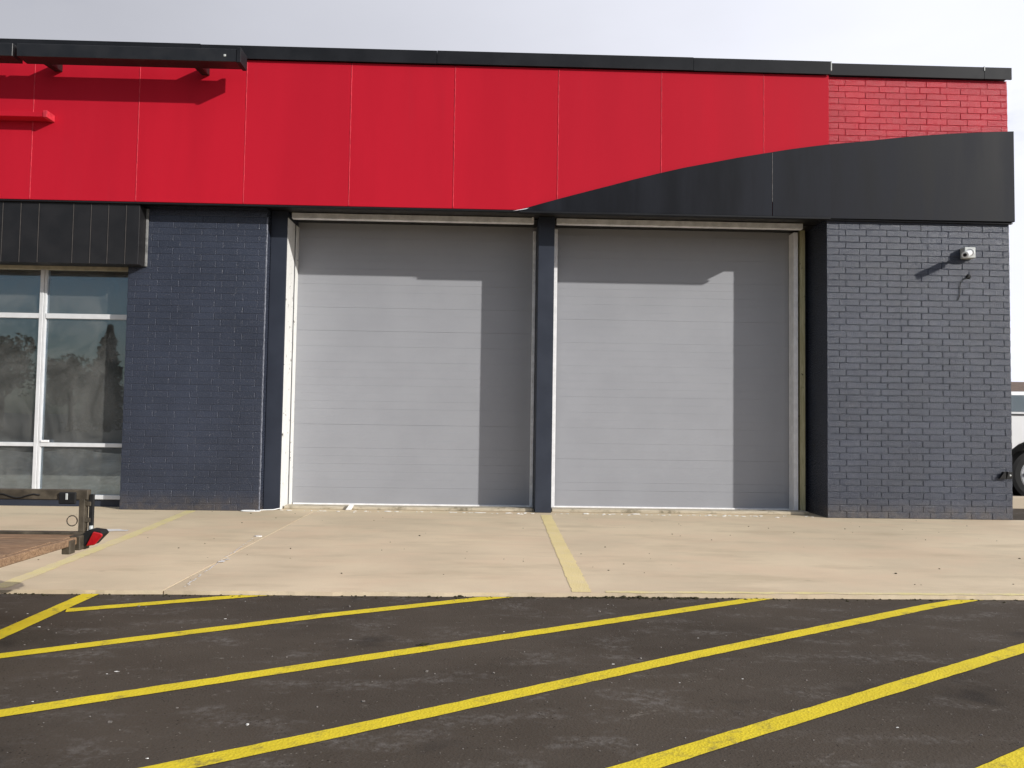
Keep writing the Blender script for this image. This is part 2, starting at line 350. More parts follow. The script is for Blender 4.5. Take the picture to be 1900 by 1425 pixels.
def strip_mesh(pts, w, z, step=0.06, jit=0.0014, clip=True):
    """painted stripe: a ragged-edged ribbon along a polyline, stopped at the edge of the apron"""
    P = [Vector((p[0], p[1], 0)) for p in pts]; s = []
    for a, b in zip(P, P[1:]):
        n = max(1, int((b - a).length / step))
        for i in range(n): s.append(a.lerp(b, i / n))
    s.append(P[-1]); L = []; R = []
    for i, p in enumerate(s):
        d = (s[min(i + 1, len(s) - 1)] - s[max(i - 1, 0)]).normalized(); nrm = Vector((-d.y, d.x, 0))
        l = p + nrm * (w / 2 + random.gauss(0, jit)); r = p - nrm * (w / 2 + random.gauss(0, jit))
        if clip:
            for q in (l, r):
                if q.y > edge_y(q.x) - 0.02: q.y = edge_y(q.x) - 0.02
        L.append(l); R.append(r)
    bm = bmesh.new()
    lv = [bm.verts.new((q.x, q.y, z)) for q in L]; rv = [bm.verts.new((q.x, q.y, z)) for q in R]
    for i in range(len(s) - 1):
        if (L[i + 1] - L[i]).length > 1e-4 or (R[i + 1] - R[i]).length > 1e-4:
            bm.faces.new((lv[i], rv[i], rv[i + 1], lv[i + 1]))
    return mesh_of(bm, 'painted_stripe')
ST = [[(-2.9, -8.71), (-1.215, -7.738), (-0.697, -7.435), (1.245, -6.25), (3.3, -5.035), (3.95, -4.70)],
      [(-2.9, -7.61), (-2.193, -7.211), (-0.904, -6.485), (0.6, -5.66), (2.195, -4.775), (2.35, -4.69)],
      [(-2.9, -6.49), (-2.712, -6.384), (-1.128, -5.456), (0.33, -4.73), (0.45, -4.66)],
      [(-2.9, -5.375), (-1.69, -4.84), (-1.45, -4.73)],
      [(-1.2, -8.80), (0.642, -7.69), (0.894, -7.535), (3.287, -6.082), (5.6, -4.68)],
      [(0.3, -8.74), (2.225, -7.615), (6.8, -4.85), (7.0, -4.72)],
      [(2.4, -8.7), (8.2, -5.2), (8.9, -4.7)],
      [(-2.962, -11.5), (-2.962, -5.99), (-2.976, -4.75)]]
for i, pts in enumerate(ST):
    me = strip_mesh(pts, 0.104 if i < 7 else 0.125, ZA + (0.004 if i < 7 else 0.008))
    link('painted_stripe', me, M['yellow'], lot)
link('painted_stripe', strip_mesh([(0.765, -0.06), (0.735, -2.5), (0.715, -4.80)], 0.15, 0.0025, 0.03, 0.0045, False), M['faded'], apron)
link('painted_stripe', strip_mesh([(-4.11, -0.04), (-3.9, -2.3), (-3.70, -4.84)], 0.13, 0.0025, 0.06, 0.006, False), M['ghost'], apron)
link('painted_stripe', strip_mesh([(0.9, edge_y(0.9) + 0.05), (6, edge_y(6) + 0.05), (12, edge_y(12) + 0.05)], 0.06, 0.0025, 0.06, 0.008, False), M['ghost'], apron)
# dribble of white paint along the slab joint, and a spilt patch by the trailer
bm = bmesh.new()
def blob(bm, cx, cy, rx, ry, z, n=12, rot=0.0):
    vs = []
    for k in range(n):
        a = 2 * math.pi * k / n; r = random.uniform(0.7, 1.15); x, y = rx * r * math.cos(a), ry * r * math.sin(a)
        vs.append(bm.verts.new((cx + x * math.cos(rot) - y * math.sin(rot), cy + x * math.sin(rot) + y * math.cos(rot), z)))
    bm.faces.new(vs)
for i in range(46):
    tt = i / 45; y = -2.25 - 2.5 * tt; x = -2.56 + 0.22 * tt + random.gauss(0, 0.006)
    if random.random() < 0.8: blob(bm, x, y, 0.008, random.uniform(0.012, 0.035), 0.005 + 0.00002 * i)
blob(bm, -2.42, -3.72, 0.035, 0.05, 0.0062); blob(bm, -2.40, -3.62, 0.03, 0.02, 0.0064)
link('white_paint_dribble', mesh_of(bm, 'white_paint_dribble'), M['paper'], apron)
bm = bmesh.new(); blob(bm, -4.33, -1.92, 0.30, 0.09, 0.005, 20); link('white_paint_spill', mesh_of(bm, 'white_paint_spill'), M['paper'], apron)

# loose grit on lot and apron
def grit(name, n, xr, yr, z, r0, r1, mat, parent):
    bm = bmesh.new()
    for _ in range(n):
        x = random.uniform(*xr); y = yr(x) if callable(yr) else random.uniform(*yr)
        r = random.uniform(r0, r1) * (1 if random.random() < 0.92 else 1.8)
        q = bmesh.ops.create_icosphere(bm, subdivisions=1, radius=r) if r > 0.009 else bmesh.ops.create_cube(bm, size=r * 1.5)
        rot = Matrix.Rotation(random.uniform(0, 6.28), 3, Vector((random.random(), random.random(), random.random() + .1)).normalized()); sx = random.uniform(0.7, 1.5) if mat != 'paper' else random.uniform(1, 4)
        for v in q['verts']:
            c = rot @ v.co; v.co = Vector((x + c.x * sx, y + c.y, z + r * 0.4 + c.z * 0.6))
    o = link(name, mesh_of(bm, name), M[mat], parent); o['kind'] = 'stuff'; return o
grit('grit', 900, (-6, 7.5), (-8.6, -4.9), ZA, 0.0018, 0.0042, 'pebble', lot)
grit('grit', 34, (-4, 6), (-8.4, -4.9), ZA, 0.0018, 0.0035, 'paper', lot)
grit('edge_grit', 900, (-9, 9), lambda x: edge_y(x) - abs(random.gauss(0, 0.035)) - 0.004, ZA, 0.002, 0.008, 'leafdry', lot)
grit('edge_grit', 120, (0.6, 1.6), lambda x: edge_y(x) - abs(random.gauss(0, 0.02)), ZA, 0.004, 0.012, 'leafdry', lot)
grit('grit', 110, (-6, 8), (-4.7, -0.1), 0.0, 0.002, 0.006, 'leafdry', apron)
grit('grit', 110, (-3.0, 4.6), lambda x: -abs(random.gauss(0, 0.06)) + 0.12, 0.0, 0.004, 0.012, 'paper', apron)

# ------------------------------------------------------------------ the building
B = thing('commercial_building', (0, 0, 0), 'low commercial building with red panel fascia, navy brick and two grey garage doors', 'building')
LX, RX = -15.0, 7.395
# core volumes
box('rear_block', -5.0, RX - 0.012, 0.95, 16, 0.0, 6.30, 'navy', B)
box('left_block', LX, -5.004, 4.6, 16, 0.0, 6.20, 'interior', B)
box('room_floor', LX, -5.004, 0.42, 4.596, -0.2, 0.02, 'interior', B)
box('room_ceiling', LX, -5.004, 0.0, 4.596, 3.95, 4.2, 'interior', B)
box('lintel', -5.0, 4.735, 0.0, 0.946, 4.252, 6.2, 'dark_metal', B)
box('parapet_backing', LX, -5.004, 0.0, 0.9, 4.204, 6.2, 'dark_metal', B)
# door heads hang below the lintel and are covered by soffit
soff = box('soffit', LX, 4.64, -0.245, 0.0, 4.24, 4.252, 'cap', B)

# brick walls -------------------------------------------------------
BL, CH, JT = 0.298, 0.0912, 0.0045
brick_meshes = {}
def brick_mesh(l, mat, dp=0.007):
    key = (round(l, 3), mat, dp)
    if key not in brick_meshes:
        bm = bmesh.new(); h = CH - JT; w = l; b = 0.0055
        f = [(-w/2+b, -h/2+b), (w/2-b, -h/2+b), (w/2-b, h/2-b), (-w/2+b, h/2-b)]
        e = [(-w/2, -h/2), (w/2, -h/2), (w/2, h/2), (-w/2, h/2)]
        F = [bm.verts.new((p[0], 0, p[1])) for p in f]; E = [bm.verts.new((p[0], dp * 0.75, p[1])) for p in e]; K = [bm.verts.new((p[0], dp + 0.004, p[1])) for p in e]
        bm.faces.new(F)
        for i in range(4):
            j = (i + 1) % 4; bm.faces.new((F[i], E[i], E[j], F[j])); bm.faces.new((E[i], K[i], K[j], E[j]))
        me = mesh_of(bm, 'brick'); me.materials.append(M[mat]); brick_meshes[key] = me
    return brick_meshes[key]
def brick_wall(x0, x1, z0, z1, mat, core_depth, limit, row0=0, dp=0.0048):
    """mortar core with every brick laid proud of it; the first `limit` bricks are objects, the rest one joined mesh"""
    w = box('brick_wall', x0 + 0.004, x1 - 0.004, dp + 0.0005, core_depth, z0, z1, mat, B)
    lay = []
    rows = int(round((z1 - z0) / CH + 0.49))
    for r in range(rows):
        za = z0 + r * CH; zc = za + CH / 2
        if za + CH > z1 + 0.03: break
        x = x1 if (r + row0) % 2 == 0 else x1 - 0.098
        if (r + row0) % 2: lay.append((x1 - 0.049 + JT / 4, 0.098 - JT / 2, zc))
        while x > x0 + 0.03:
            a = max(x - BL, x0); l = x - a - JT
            if l > 0.025: lay.append(((x + a) / 2, l, zc))
            x = a
    lay.sort(key=lambda t: (-round(t[1], 2), abs(t[2] - 1.8)))
    rest = bmesh.new()
    for i, (xc, l, zc) in enumerate(lay):
        me = brick_mesh(l, mat, dp)
        loc = Vector((xc, random.gauss(0, 0.0007), zc))
        ang = random.gauss(0, 0.0035), random.gauss(0, 0.002), random.gauss(0, 0.004)
        if i < limit:
            o = bpy.data.objects.new('brick', me); COL.objects.link(o); o.parent = w; o.location = loc; o.rotation_euler = ang
        else:
            k = len(rest.verts); rest.from_mesh(me); rest.verts.ensure_lookup_table()
            for v in rest.verts[k:]: v.co += loc
    if len(rest.verts):
        o = link('remaining_bricks', mesh_of(rest, 'remaining_bricks'), M[mat], w); o['kind'] = 'stuff'
    else: rest.free()
    return w, len(lay)
wl_, n1 = brick_wall(-5.11, -3.207, 0.0, 4.236, 'navy_brick', 0.95, 300, 0, 0.0034)
wr_, n2 = brick_wall(4.738, RX, 0.0, 4.285, 'navy_brick', 0.948, 300)
wu_, n3 = brick_wall(4.66, RX, 5.2, 6.33, 'red_brick', 0.90, 300, 1)
wu_['label'] = 'glossy red painted brick at the top right corner'
box('wall_core', 4.74, RX - 0.004, 0.0075, 0.90, 4.286, 5.199, 'navy_brick', B)
print('bricks', n1, n2, n3)
# brick of the return wall along the right side of the building
rest = bmesh.new()
for r in range(46):
    y = 0.06 if r % 2 else 0.16
    while y < 9:
        k = len(rest.verts); rest.from_mesh(brick_mesh(BL - JT, 'navy_brick')); rest.verts.ensure_lookup_table()
        for v in rest.verts[k:]: v.co = Vector((RX + 0.004 - v.co.y, y + BL / 2 + v.co.x, r * CH + CH / 2 + v.co.z))
        y += BL
o = link('side_bricks', mesh_of(rest, 'side_bricks'), M['navy_brick'], B); o['kind'] = 'stuff'

# steel posts -------------------------------------------------------
box('door_post', -3.204, -2.976, 0.2, 0.80, 0.0, 4.249, 'navy', B, 0.004)
box('door_post', 0.626, 0.858, 0.2, 0.72, 0.0, 4.249, 'navy', B, 0.004)
# caulk bead where brick and steel meet
bm = bmesh.new(); zs = [i * 0.03 for i in range(0, 138)]
add_tube(bm, [(-3.203 + random.gauss(0, 0.002), 0.012 + random.gauss(0, 0.002), z) for z in zs], [0.011 + random.uniform(-0.003, 0.003) for _ in zs], 6)
link('caulk_bead', mesh_of(bm, 'caulk_bead', True), M['bead'], B)

# garage doors ------------------------------------------------------
def garage_door(x0, x1, lbl):
    d = box('garage_door', x0, x1, 0.812, 0.85, 0.03, 4.25, 'door', B); d['label'] = lbl
    n = 36; h = (4.25 - 0.035) / n; bz = 0.0006; variants = []
    for k in range(6):
        bm = bmesh.new(); rings = []; N = 26; ph = random.uniform(0, 6)
        for q in range(N + 1):
            x = x0 + (x1 - x0) * q / N; dy = 0.0006 * math.sin(q * 0.7 + ph) + random.gauss(0, 0.0002); dz = random.gauss(0, 0.00012)
            pr = [(0.8 + dy, bz), (0.8 - dy * 0.6, h - bz), (0.8 + bz, h - 0.0002 + dz), (0.811, h - 0.0002), (0.811, 0.0002), (0.8 + bz, 0.0002 + dz)]
            rings.append([bm.verts.new((x, *p)) for p in pr])
        for A_, B_ in zip(rings, rings[1:]):
            for m in range(6): bm.faces.new((A_[m], A_[(m + 1) % 6], B_[(m + 1) % 6], B_[m]))
        bm.faces.new(rings[0]); bm.faces.new(rings[-1][::-1])
        me = mesh_of(bm, 'door_slat'); me.materials.append(M['door']); variants.append(me)
    for i in range(n):
        o = bpy.data.objects.new('door_slat', variants[random.randrange(6)]); COL.objects.link(o); o.parent = d
        o.location = (0, random.gauss(0, 0.0002), 0.035 + i * h); o.rotation_euler = (random.gauss(0, 0.0006), 0, 0)
    box('bottom_seal', x0 + 0.03, x1 - 0.03, 0.785, 0.81, 0.004, 0.034, 'white', d, 0.004)
    return d
garage_door(-2.972, 0.72, 'grey slatted garage door on the left bay'); garage_door(0.80, 4.62, 'grey slatted garage door on the right bay')
# left bay frame
box('door_jamb', -2.975, -2.966, 0.215, 0.60, 0.0, 4.16, 'chipwhite', B, 0.003)
box('door_jamb', -2.974, -2.955, 0.66, 0.797, 0.0, 4.16, 'chipwhite', B, 0.004)
box('door_jamb', 0.575, 0.618, 0.70, 0.797, 0.0, 4.16, 'dingy', B, 0.004)
box('door_jamb', 0.862, 0.932, 0.55, 0.66, 0.0, 4.16, 'white', B, 0.004)
box('door_jamb', 4.50, 4.565, 0.60, 0.797, 0.0, 4.20, 'white', B, 0.004)
box('door_jamb', 4.60, 4.68, 0.62, 0.70, 0.0, 4.24, 'rawwood', B, 0.003)
box('door_jamb', 4.57, 4.734, 0.715, 0.797, 0.0, 4.24, 'navy', B)
box('door_head', -2.93, 0.560, 0.25, 0.34, 4.163, 4.245, 'dingy', B, 0.004)
box('door_head', 0.888, 4.50, 0.25, 0.34, 4.163, 4.245, 'dingy', B, 0.004)
box('head_filler', -2.97, 0.62, 0.345, 0.79, 4.235, 4.25, 'dark_metal', B)
box('head_filler', 0.862, 4.73, 0.345, 0.79, 4.235, 4.25, 'dark_metal', B)
box('head_clip', 0.53, 0.552, 0.225, 0.248, 4.215, 4.247, 'white', B)
box('head_latch', 2.70, 2.90, 0.21, 0.30, 4.247, 4.2515, 'dark_metal', B)
box('door_sill', -2.94, 0.60, 0.30, 0.50, 0.0, 0.045, 'sillwood', B, 0.006)
box('door_sill', 0.875, 4.60, 0.30, 0.50, 0.0, 0.045, 'sillwood', B, 0.006)

# fascia: red panels ------------------------------------------------
SE = [-14.9, -13.5, -12.06, -10.64, -9.2, -7.77, -6.34, -4.915, -3.458, -2.021, -0.588, 0.852, 2.294, 3.734, 4.657]
for a, b in zip(SE, SE[1:]):
    g = 0.004
    dy = random.uniform(-0.0015, 0.0015)
    box('fascia_panel', a + g, b - (g if b < 4.6 else 0), -0.27 + dy, -0.22, 4.212, 6.222, 'red', B, 0.003)
for s in SE[1:-1]:
    bm = bmesh.new(); zt = 6.215; zb = 4.215
    if s > 0.5: zb = 4.33 if s < 1 else (4.75 if s < 3 else 5.06)
    zs = [zb + (zt - zb) * i / 60 for i in range(61)]
    add_tube(bm, [(s + random.gauss(0, 0.0008), -0.268 + random.gauss(0, 0.001), z) for z in zs], [0.0065 + random.uniform(-0.0015, 0.0022) for _ in zs], 6)
    link('panel_seam', mesh_of(bm, 'panel_seam', True), M['caulk'], B)
bm = bmesh.new(); add_box(bm, 4.60, 4.656, -0.219, -0.002, 4.212, 6.222); link('fascia_return', mesh_of(bm, 'fascia_return'), M['black'], B)
box('fascia_core', LX, 4.59, -0.215, -0.004, 4.256, 6.20, 'dark_metal', B)
# black wave -------------------------------------------------------
C1 = [(0.30, 4.199), (0.598, 4.292), (0.858, 4.37), (1.2, 4.468), (1.567, 4.571), (1.92, 4.672), (2.286, 4.77), (2.63, 4.855), (2.995, 4.931), (3.35, 5.007), (3.721, 5.077), (3.851, 5.101)]
C2 = [(3.851, 5.101), (4.1, 5.146), (4.38, 5.19), (4.657, 5.231)]
prism('wave_panel', C1[:-1] + [(3.847, 5.1), (3.847, 4.199)], 'y', -0.292, -0.275, 'black', B, 0.002)
prism('wave_panel', [(3.855, 4.199), (3.855, 5.102)] + C2[1:-1] + [(4.668, 5.232), (4.668, 4.199)], 'y', -0.293, -0.275, 'black', B, 0.002)
prism('wave_edge', [(3.849, 4.40), (3.853, 4.40), (3.853, 5.085), (3.849, 5.085)], 'y', -0.2945, -0.29, 'dingygrey', B)
box('wave_bottom_trim', 0.33, 4.668, -0.30, -0.215, 4.170, 4.197, 'cap', B, 0.003)
box('fascia_bottom_trim', LX, 0.325, -0.262, -0.215, 4.188, 4.210, 'cap', B, 0.003)
prism('wave_tip', [(0.24, 4.188), (0.42, 4.218), (0.46, 4.236), (0.30, 4.203)], 'y', -0.299, -0.294, 'dingy', B)
C3 = [(4.672, 5.29), (4.756, 5.306), (5.2, 5.358), (5.528, 5.398), (5.856, 5.441), (6.2, 5.476), (6.515, 5.505), (6.95, 5.536), (7.425, 5.561)]
prism('wave_panel', C3 + [(7.425, 4.246), (4.672, 4.238)], 'y', -0.085, -0.002, 'black', B, 0.003)
prism('wave_return', [(-0.0015, 4.25), (0.6, 4.25), (0.6, 5.55), (-0.0015, 5.55)], 'x', RX + 0.006, 7.424, 'black', B)
box('wave_bottom_trim', 4.74, 7.415, -0.05, -0.001, 4.222, 4.236, 'dark_metal', B)
# copings ----------------------------------------------------------
def coping(x0, x1, yf, yb, z0, z1):
    return prism('coping', [(yf, z0), (yf, z1 - 0.006), (yf + 0.01, z1), (yb, z1 + 0.02), (yb, z0 + 0.05), (yf + 0.02, z0 + 0.05), (yf + 0.02, z0)], 'x', x0, x1, 'cap', B)
for a, b, dz in ((-15, -8.4, 0.01), (-8.4, -4.093, 0.008), (-4.093, -0.845, 0), (-0.845, 2.732, 0.002), (2.732, 4.672, -0.002)):
    coping(a + 0.003, b - 0.003, -0.315 - random.uniform(0, 0.003), 0.4, 6.222 + dz, 6.409 + dz)
for a, b in ((4.76, 7.026), (7.026, 7.43)): coping(a + 0.003, b - 0.003, -0.055, 0.5, 6.332, 6.508)
box('coping_joint', 7.02, 7.032, -0.062, 0.1, 6.45, 6.513, 'galv', B); box('coping_joint', 4.674, 4.690, -0.30, 0.1, 6.28, 6.415, 'galv', B)
box('roof_deck', LX, 7.3, 0.55, 16, 6.31, 6.33, 'cap', B)
# projecting sign rail (black beam on arms) and lower red rail
rb = box('canopy_beam', -6.275, -3.434, -0.79, -0.56, 5.955, 6.125, 'dark_metal', B, 0.004)
box('end_plate', -3.430, -3.376, -0.80, -0.54, 5.945, 6.145, 'cap', rb, 0.003)
box('bolt', -3.60, -3.57, -0.797, -0.787, 6.02, 6.05, 'galv', rb, 0.003)
box('canopy_beam', -9.6, -6.33, -0.79, -0.56, 5.955, 6.125, 'dark_metal', B, 0.004)
for x in (-4.02, -6.02, -8.0):
    prism('canopy_arm', [(-0.56, 5.965), (-0.56, 6.10), (-0.27, 6.10), (-0.27, 5.99)], 'x', x - 0.05, x + 0.05, 'dark_metal', B)
pr = box('red_rail', -9.5, -6.10, -0.45, -0.272, 5.288, 5.352, 'red', B, 0.004); box('end_plate', -6.098, -6.045, -0.46, -0.272, 5.282, 5.375, 'caulk', pr, 0.003)

# awning -----------------------------------------------------------
AW = [-9.9, -9.62, -9.38, -9.14, -8.9, -8.65, -8.41, -8.17, -7.93, -7.69, -7.45, -7.20, -6.96, -6.719, -6.477, -6.233, -5.768, -5.529, -5.295, -5.055, -4.872]
aw = prism('awning', [(-0.20, 3.362), (-0.20, 4.182), (-0.006, 4.182), (-0.006, 3.362)], 'x', -9.9, -4.875, 'awning', B)
for a, b in zip(AW, AW[1:]):
    box('awning_panel', a + 0.004, b - 0.004, -0.222, -0.201, 3.358, 4.186, 'awning', aw, 0.002)
for a in AW[1:-1]: box('standing_seam', a - 0.004, a + 0.004, -0.230, -0.2015, 3.358, 4.186, 'seam', aw, 0.002)
box('awning_end_trim', -4.872, -4.842, -0.03, -0.009, 3.37, 4.18, 'dingygrey', aw, 0.002)
box('awning_underside', -9.9, -5.116, -0.004, 0.30, 3.405, 3.43, 'dark_metal', aw)

# storefront window -------------------------------------------------
wf = box('window_frame', -9.75, -5.0, 0.27, 0.36, 3.352, 3.43, 'headframe', B, 0.003); wf['label'] = 'white aluminium storefront window under the black awning'
box('window_sill', -9.75, -5.0, 0.262, 0.37, 0.105, 0.165, 'alu', wf, 0.003)
MX = [-9.75, -9.13, -7.79, -6.46, -5.10]
for x in MX[1:]:
    box('mullion', x, x + 0.052, 0.262, 0.36, 0.166, 3.351, 'alu', wf, 0.003)
    box('mullion', x + 0.056, x + 0.088, 0.272, 0.36, 0.166, 3.351, 'alu', wf, 0.003)
for z0, z1 in ((2.655, 2.726), (0.838, 0.893)):
    for a, b in zip(MX, MX[1:]): box('transom', a + 0.089, b - 0.001, 0.266, 0.36, z0, z1, 'alu', wf, 0.003)
for z0, z1 in ((0.166, 0.837), (0.894, 2.654), (2.727, 3.351)):
    for a, b in zip(MX, MX[1:]): 
        g = box('window_pane', a + 0.089, b - 0.002, 0.310, 0.318, z0, z1, 'glass', wf)
box('window_latch', -6.36, -6.24, 0.25, 0.265, 0.895, 0.93, 'white', wf, 0.006)
box('bulkhead_wall', -9.75, -5.0, 0.30, 0.36, -0.05, 0.104, 'navy', B)
box('window_side_wall', LX, -9.752, 0.0, 0.5, 0.0, 4.2, 'navy_brick', B)
# wrinkled plastic sheet standing behind the low panes
bm = bmesh.new(); nx, nz_ = 60, 16; vg = []
for j in range(nz_ + 1):
    row = []
    for i in range(nx + 1):
        x = -9.0 + 3.85 * i / nx; z = 0.03 + 0.74 * j / nz_
        y = 0.50 + 0.05 * math.sin(x * 9 + z * 7) + 0.03 * math.sin(x * 23 - z * 14) + 0.02 * random.random() - 0.08 * j / nz_
        row.append(bm.verts.new((x, y, z + 0.03 * math.sin(x * 5))))
    vg.append(row)
for j in range(nz_):
    for i in range(nx): bm.faces.new((vg[j][i], vg[j][i + 1], vg[j + 1][i + 1], vg[j + 1][i]))
tag(link('plastic_sheet', mesh_of(bm, 'plastic_sheet', True), M['sheet']), 'crumpled dusty plastic sheet behind the low window panes', 'plastic sheet')

# ------------------------------------------------------------------ things on the building
sc_ = thing('security_camera', (6.75, 0, 3.785), 'small white security camera on a square box on the navy brick', 'camera')
box('junction_box', -0.078, 0.078, -0.115, -0.002, -0.076, 0.076, 'galv', sc_, 0.006, 2)
ax = Vector((-0.66, -0.70, -0.27)).normalized(); p0 = Vector((0, -0.115, 0))
bm = bmesh.new(); add_tube(bm, [p0, p0 + ax * 0.012, p0 + ax * 0.013], [0.055, 0.052, 0.02], 20); add_tube(bm, [p0 + ax * 0.01, p0 + ax * 0.10], 0.02, 12)
link('camera_arm', mesh_of(bm, 'camera_arm', False), M['white_plastic'], sc_)
bm = bmesh.new(); add_tube(bm, [p0 + ax * 0.09, p0 + ax * 0.10, p0 + ax * 0.34, p0 + ax * 0.345, p0 + ax * 0.335], [0.03, 0.046, 0.046, 0.042, 0.038], 20)
link('camera_body', mesh_of(bm, 'camera_body', False), M['white_plastic'], sc_)
bm = bmesh.new(); add_tube(bm, [p0 + ax * 0.336, p0 + ax * 0.3465], 0.024, 18); link('camera_lens', mesh_of(bm, 'camera_lens', False), M['lens'], sc_)
st = thing('cable_stub', (6.79, 0, 3.46), 'short black cable end poking out of the brick below the camera', 'cable')
tube('grommet', [(0, -0.001, 0), (0, -0.02, 0)], [0.035, 0.028], 'rubber', st, 12)
tube('wire_and_shadow', [(0, -0.015, 0), (-0.04, -0.04, -0.025), (-0.09, -0.035, -0.05), (-0.125, -0.02, -0.085), (-0.13, -0.012, -0.15), (-0.128, -0.012, -0.22), (-0.14, -0.014, -0.29), (-0.165, -0.012, -0.345)], 0.0055, 'rubber', st, 6)  # wire end and its shadow line on the brick, drawn as one dark tube
bk = thing('black_bracket', (7.30, 0, 0.63), 'small black metal bracket at the foot of the right brick corner', 'bracket')
box('back_plate', -0.06, 0.093, -0.014, -0.001, -0.05, 0.05, 'rubber', bk, 0.003)
prism('clamp', [(-0.12, -0.045), (-0.055, 0.045), (-0.03, 0.045), (-0.03, -0.045)], 'y', -0.05, -0.012, 'rubber', bk)
prism('clamp', [(-0.02, -0.045), (0.0, 0.05), (0.02, 0.05), (0.02, -0.045)], 'y', -0.05, -0.016, 'rubber', bk)
tube('bolt', [(0.045, -0.013, 0), (0.045, -0.03, 0)], 0.014, 'galv', bk, 8)
wc = []
for i in range(60):
    t = i / 59
    if t < 0.55:
        a = t / 0.55 * 6.283; wc.append((-3.30 + 0.13 * math.cos(a + 1.2), -0.05 + 0.05 * math.sin(a + 1.2), 0.009))
    else:
        s = (t - 0.55) / 0.45; wc.append((-3.24 + 0.29 * s, -0.01 + 0.20 * s + 0.02 * math.sin(s * 6), 0.009 + 0.05 * max(0, s - 0.7)))
bm = bmesh.new(); add_tube(bm, wc, 0.0075, 6)
tag(link('white_cable', mesh_of(bm, 'white_cable', True), M['white_plastic']), 'loose white cable curled at the foot of the left door post', 'cable')
wb = prism('wood_offcut', [(-2.06, 0.001), (-1.98, 0.001), (-1.93, 0.085), (-2.00, 0.085)], 'y', 0.235, 0.28, 'white', None, 0.003)
tag(wb, 'short pale wood offcut leaning on the left door sill', 'wood offcut')
bm = bmesh.new(); blob(bm, -2.53, -2.25, 0.05, 0.025, 0.0, 9); q = bmesh.ops.extrude_face_region(bm, geom=bm.faces[:])
for v in [g for g in q['geom'] if isinstance(g, bmesh.types.BMVert)]: v.co.z += 0.012
for v in bm.verts: v.co.z += 0.001
tag(link('white_scrap', mesh_of(bm, 'white_scrap'), M['paper']), 'white scrap lying on the concrete beside the slab joint', 'scrap')
bm = bmesh.new()
lv = [(-0.05, 0, 0.004), (-0.02, 0.03, 0.02), (0.03, 0.028, 0.012), (0.06, 0.0, 0.022), (0.02, -0.03, 0.006), (-0.03, -0.022, 0.015)]
ct = bm.verts.new((0, 0, 0.002)); vs = [bm.verts.new(p) for p in lv]
for i in range(6): bm.faces.new((ct, vs[i], vs[(i + 1) % 6]))
q = bmesh.ops.extrude_face_region(bm, geom=bm.faces[:])
for v in [g for g in q['geom'] if isinstance(g, bmesh.types.BMVert)]: v.co.z += 0.003
lf = tag(link('dry_leaf', mesh_of(bm, 'dry_leaf'), M['leafdry'], None, (-0.383, -6.143, ZA + 0.008)), 'dark dry leaf lying on a yellow stripe', 'leaf'); lf.scale = (0.6, 0.6, 0.6)

# ------------------------------------------------------------------ utility trailer
T = thing('utility_trailer', (-4.6, -6.3, ZA), 'low utility trailer with plank deck and dirty steel rails at the left edge', 'trailer')
def tx(x): return x + 4.6
DZ = 0.498 - ZA       # deck top above the lot
XR, YF, YN, XL = -2.79, -5.36, -7.2, -6.4     # rear end, far side, near side, front end
y = YF - 0.07 + 6.3; yn = YN + 0.07 + 6.3; n = 11; w = (y - yn) / n
for i in range(n):
    a = yn + i * w
    box('deck_plank', tx(XL) + random.uniform(0, 0.01), tx(XR) - 0.012 - random.uniform(0, 0.015), a + 0.004, a + w - 0.004, DZ - 0.036, DZ - random.uniform(0, 0.004), 'plank', T, 0.004)
box('rear_board', tx(XR) - 0.008, tx(XR) + 0.026, yn, y - 0.10, DZ - 0.052, DZ - 0.002, 'plank', T, 0.005)
box('side_beam', tx(XL), tx(XR) + 0.03, y + 0.001, y + 0.06, DZ - 0.10, DZ + 0.015, 'trailer', T, 0.004)
box('side_beam', tx(XL), tx(XR) + 0.03, yn - 0.06, yn - 0.001, DZ - 0.10, DZ + 0.015, 'trailer', T, 0.004)
for x in (-6.2, -5.2, -4.2, -3.2): box('cross_member', tx(x), tx(x) + 0.05, yn, y, DZ - 0.10, DZ - 0.038, 'trailer', T)
box('rear_bracket', tx(XR) - 0.03, tx(XR) + 0.045, y - 0.10, y + 0.0, DZ - 0.09, DZ + 0.004, 'trailer', T, 0.004)
box('stake_pocket', tx(XR) - 0.02, tx(XR) + 0.034, y - 0.20, y - 0.13, DZ - 0.10, DZ - 0.012, 'trailer', T, 0.004)
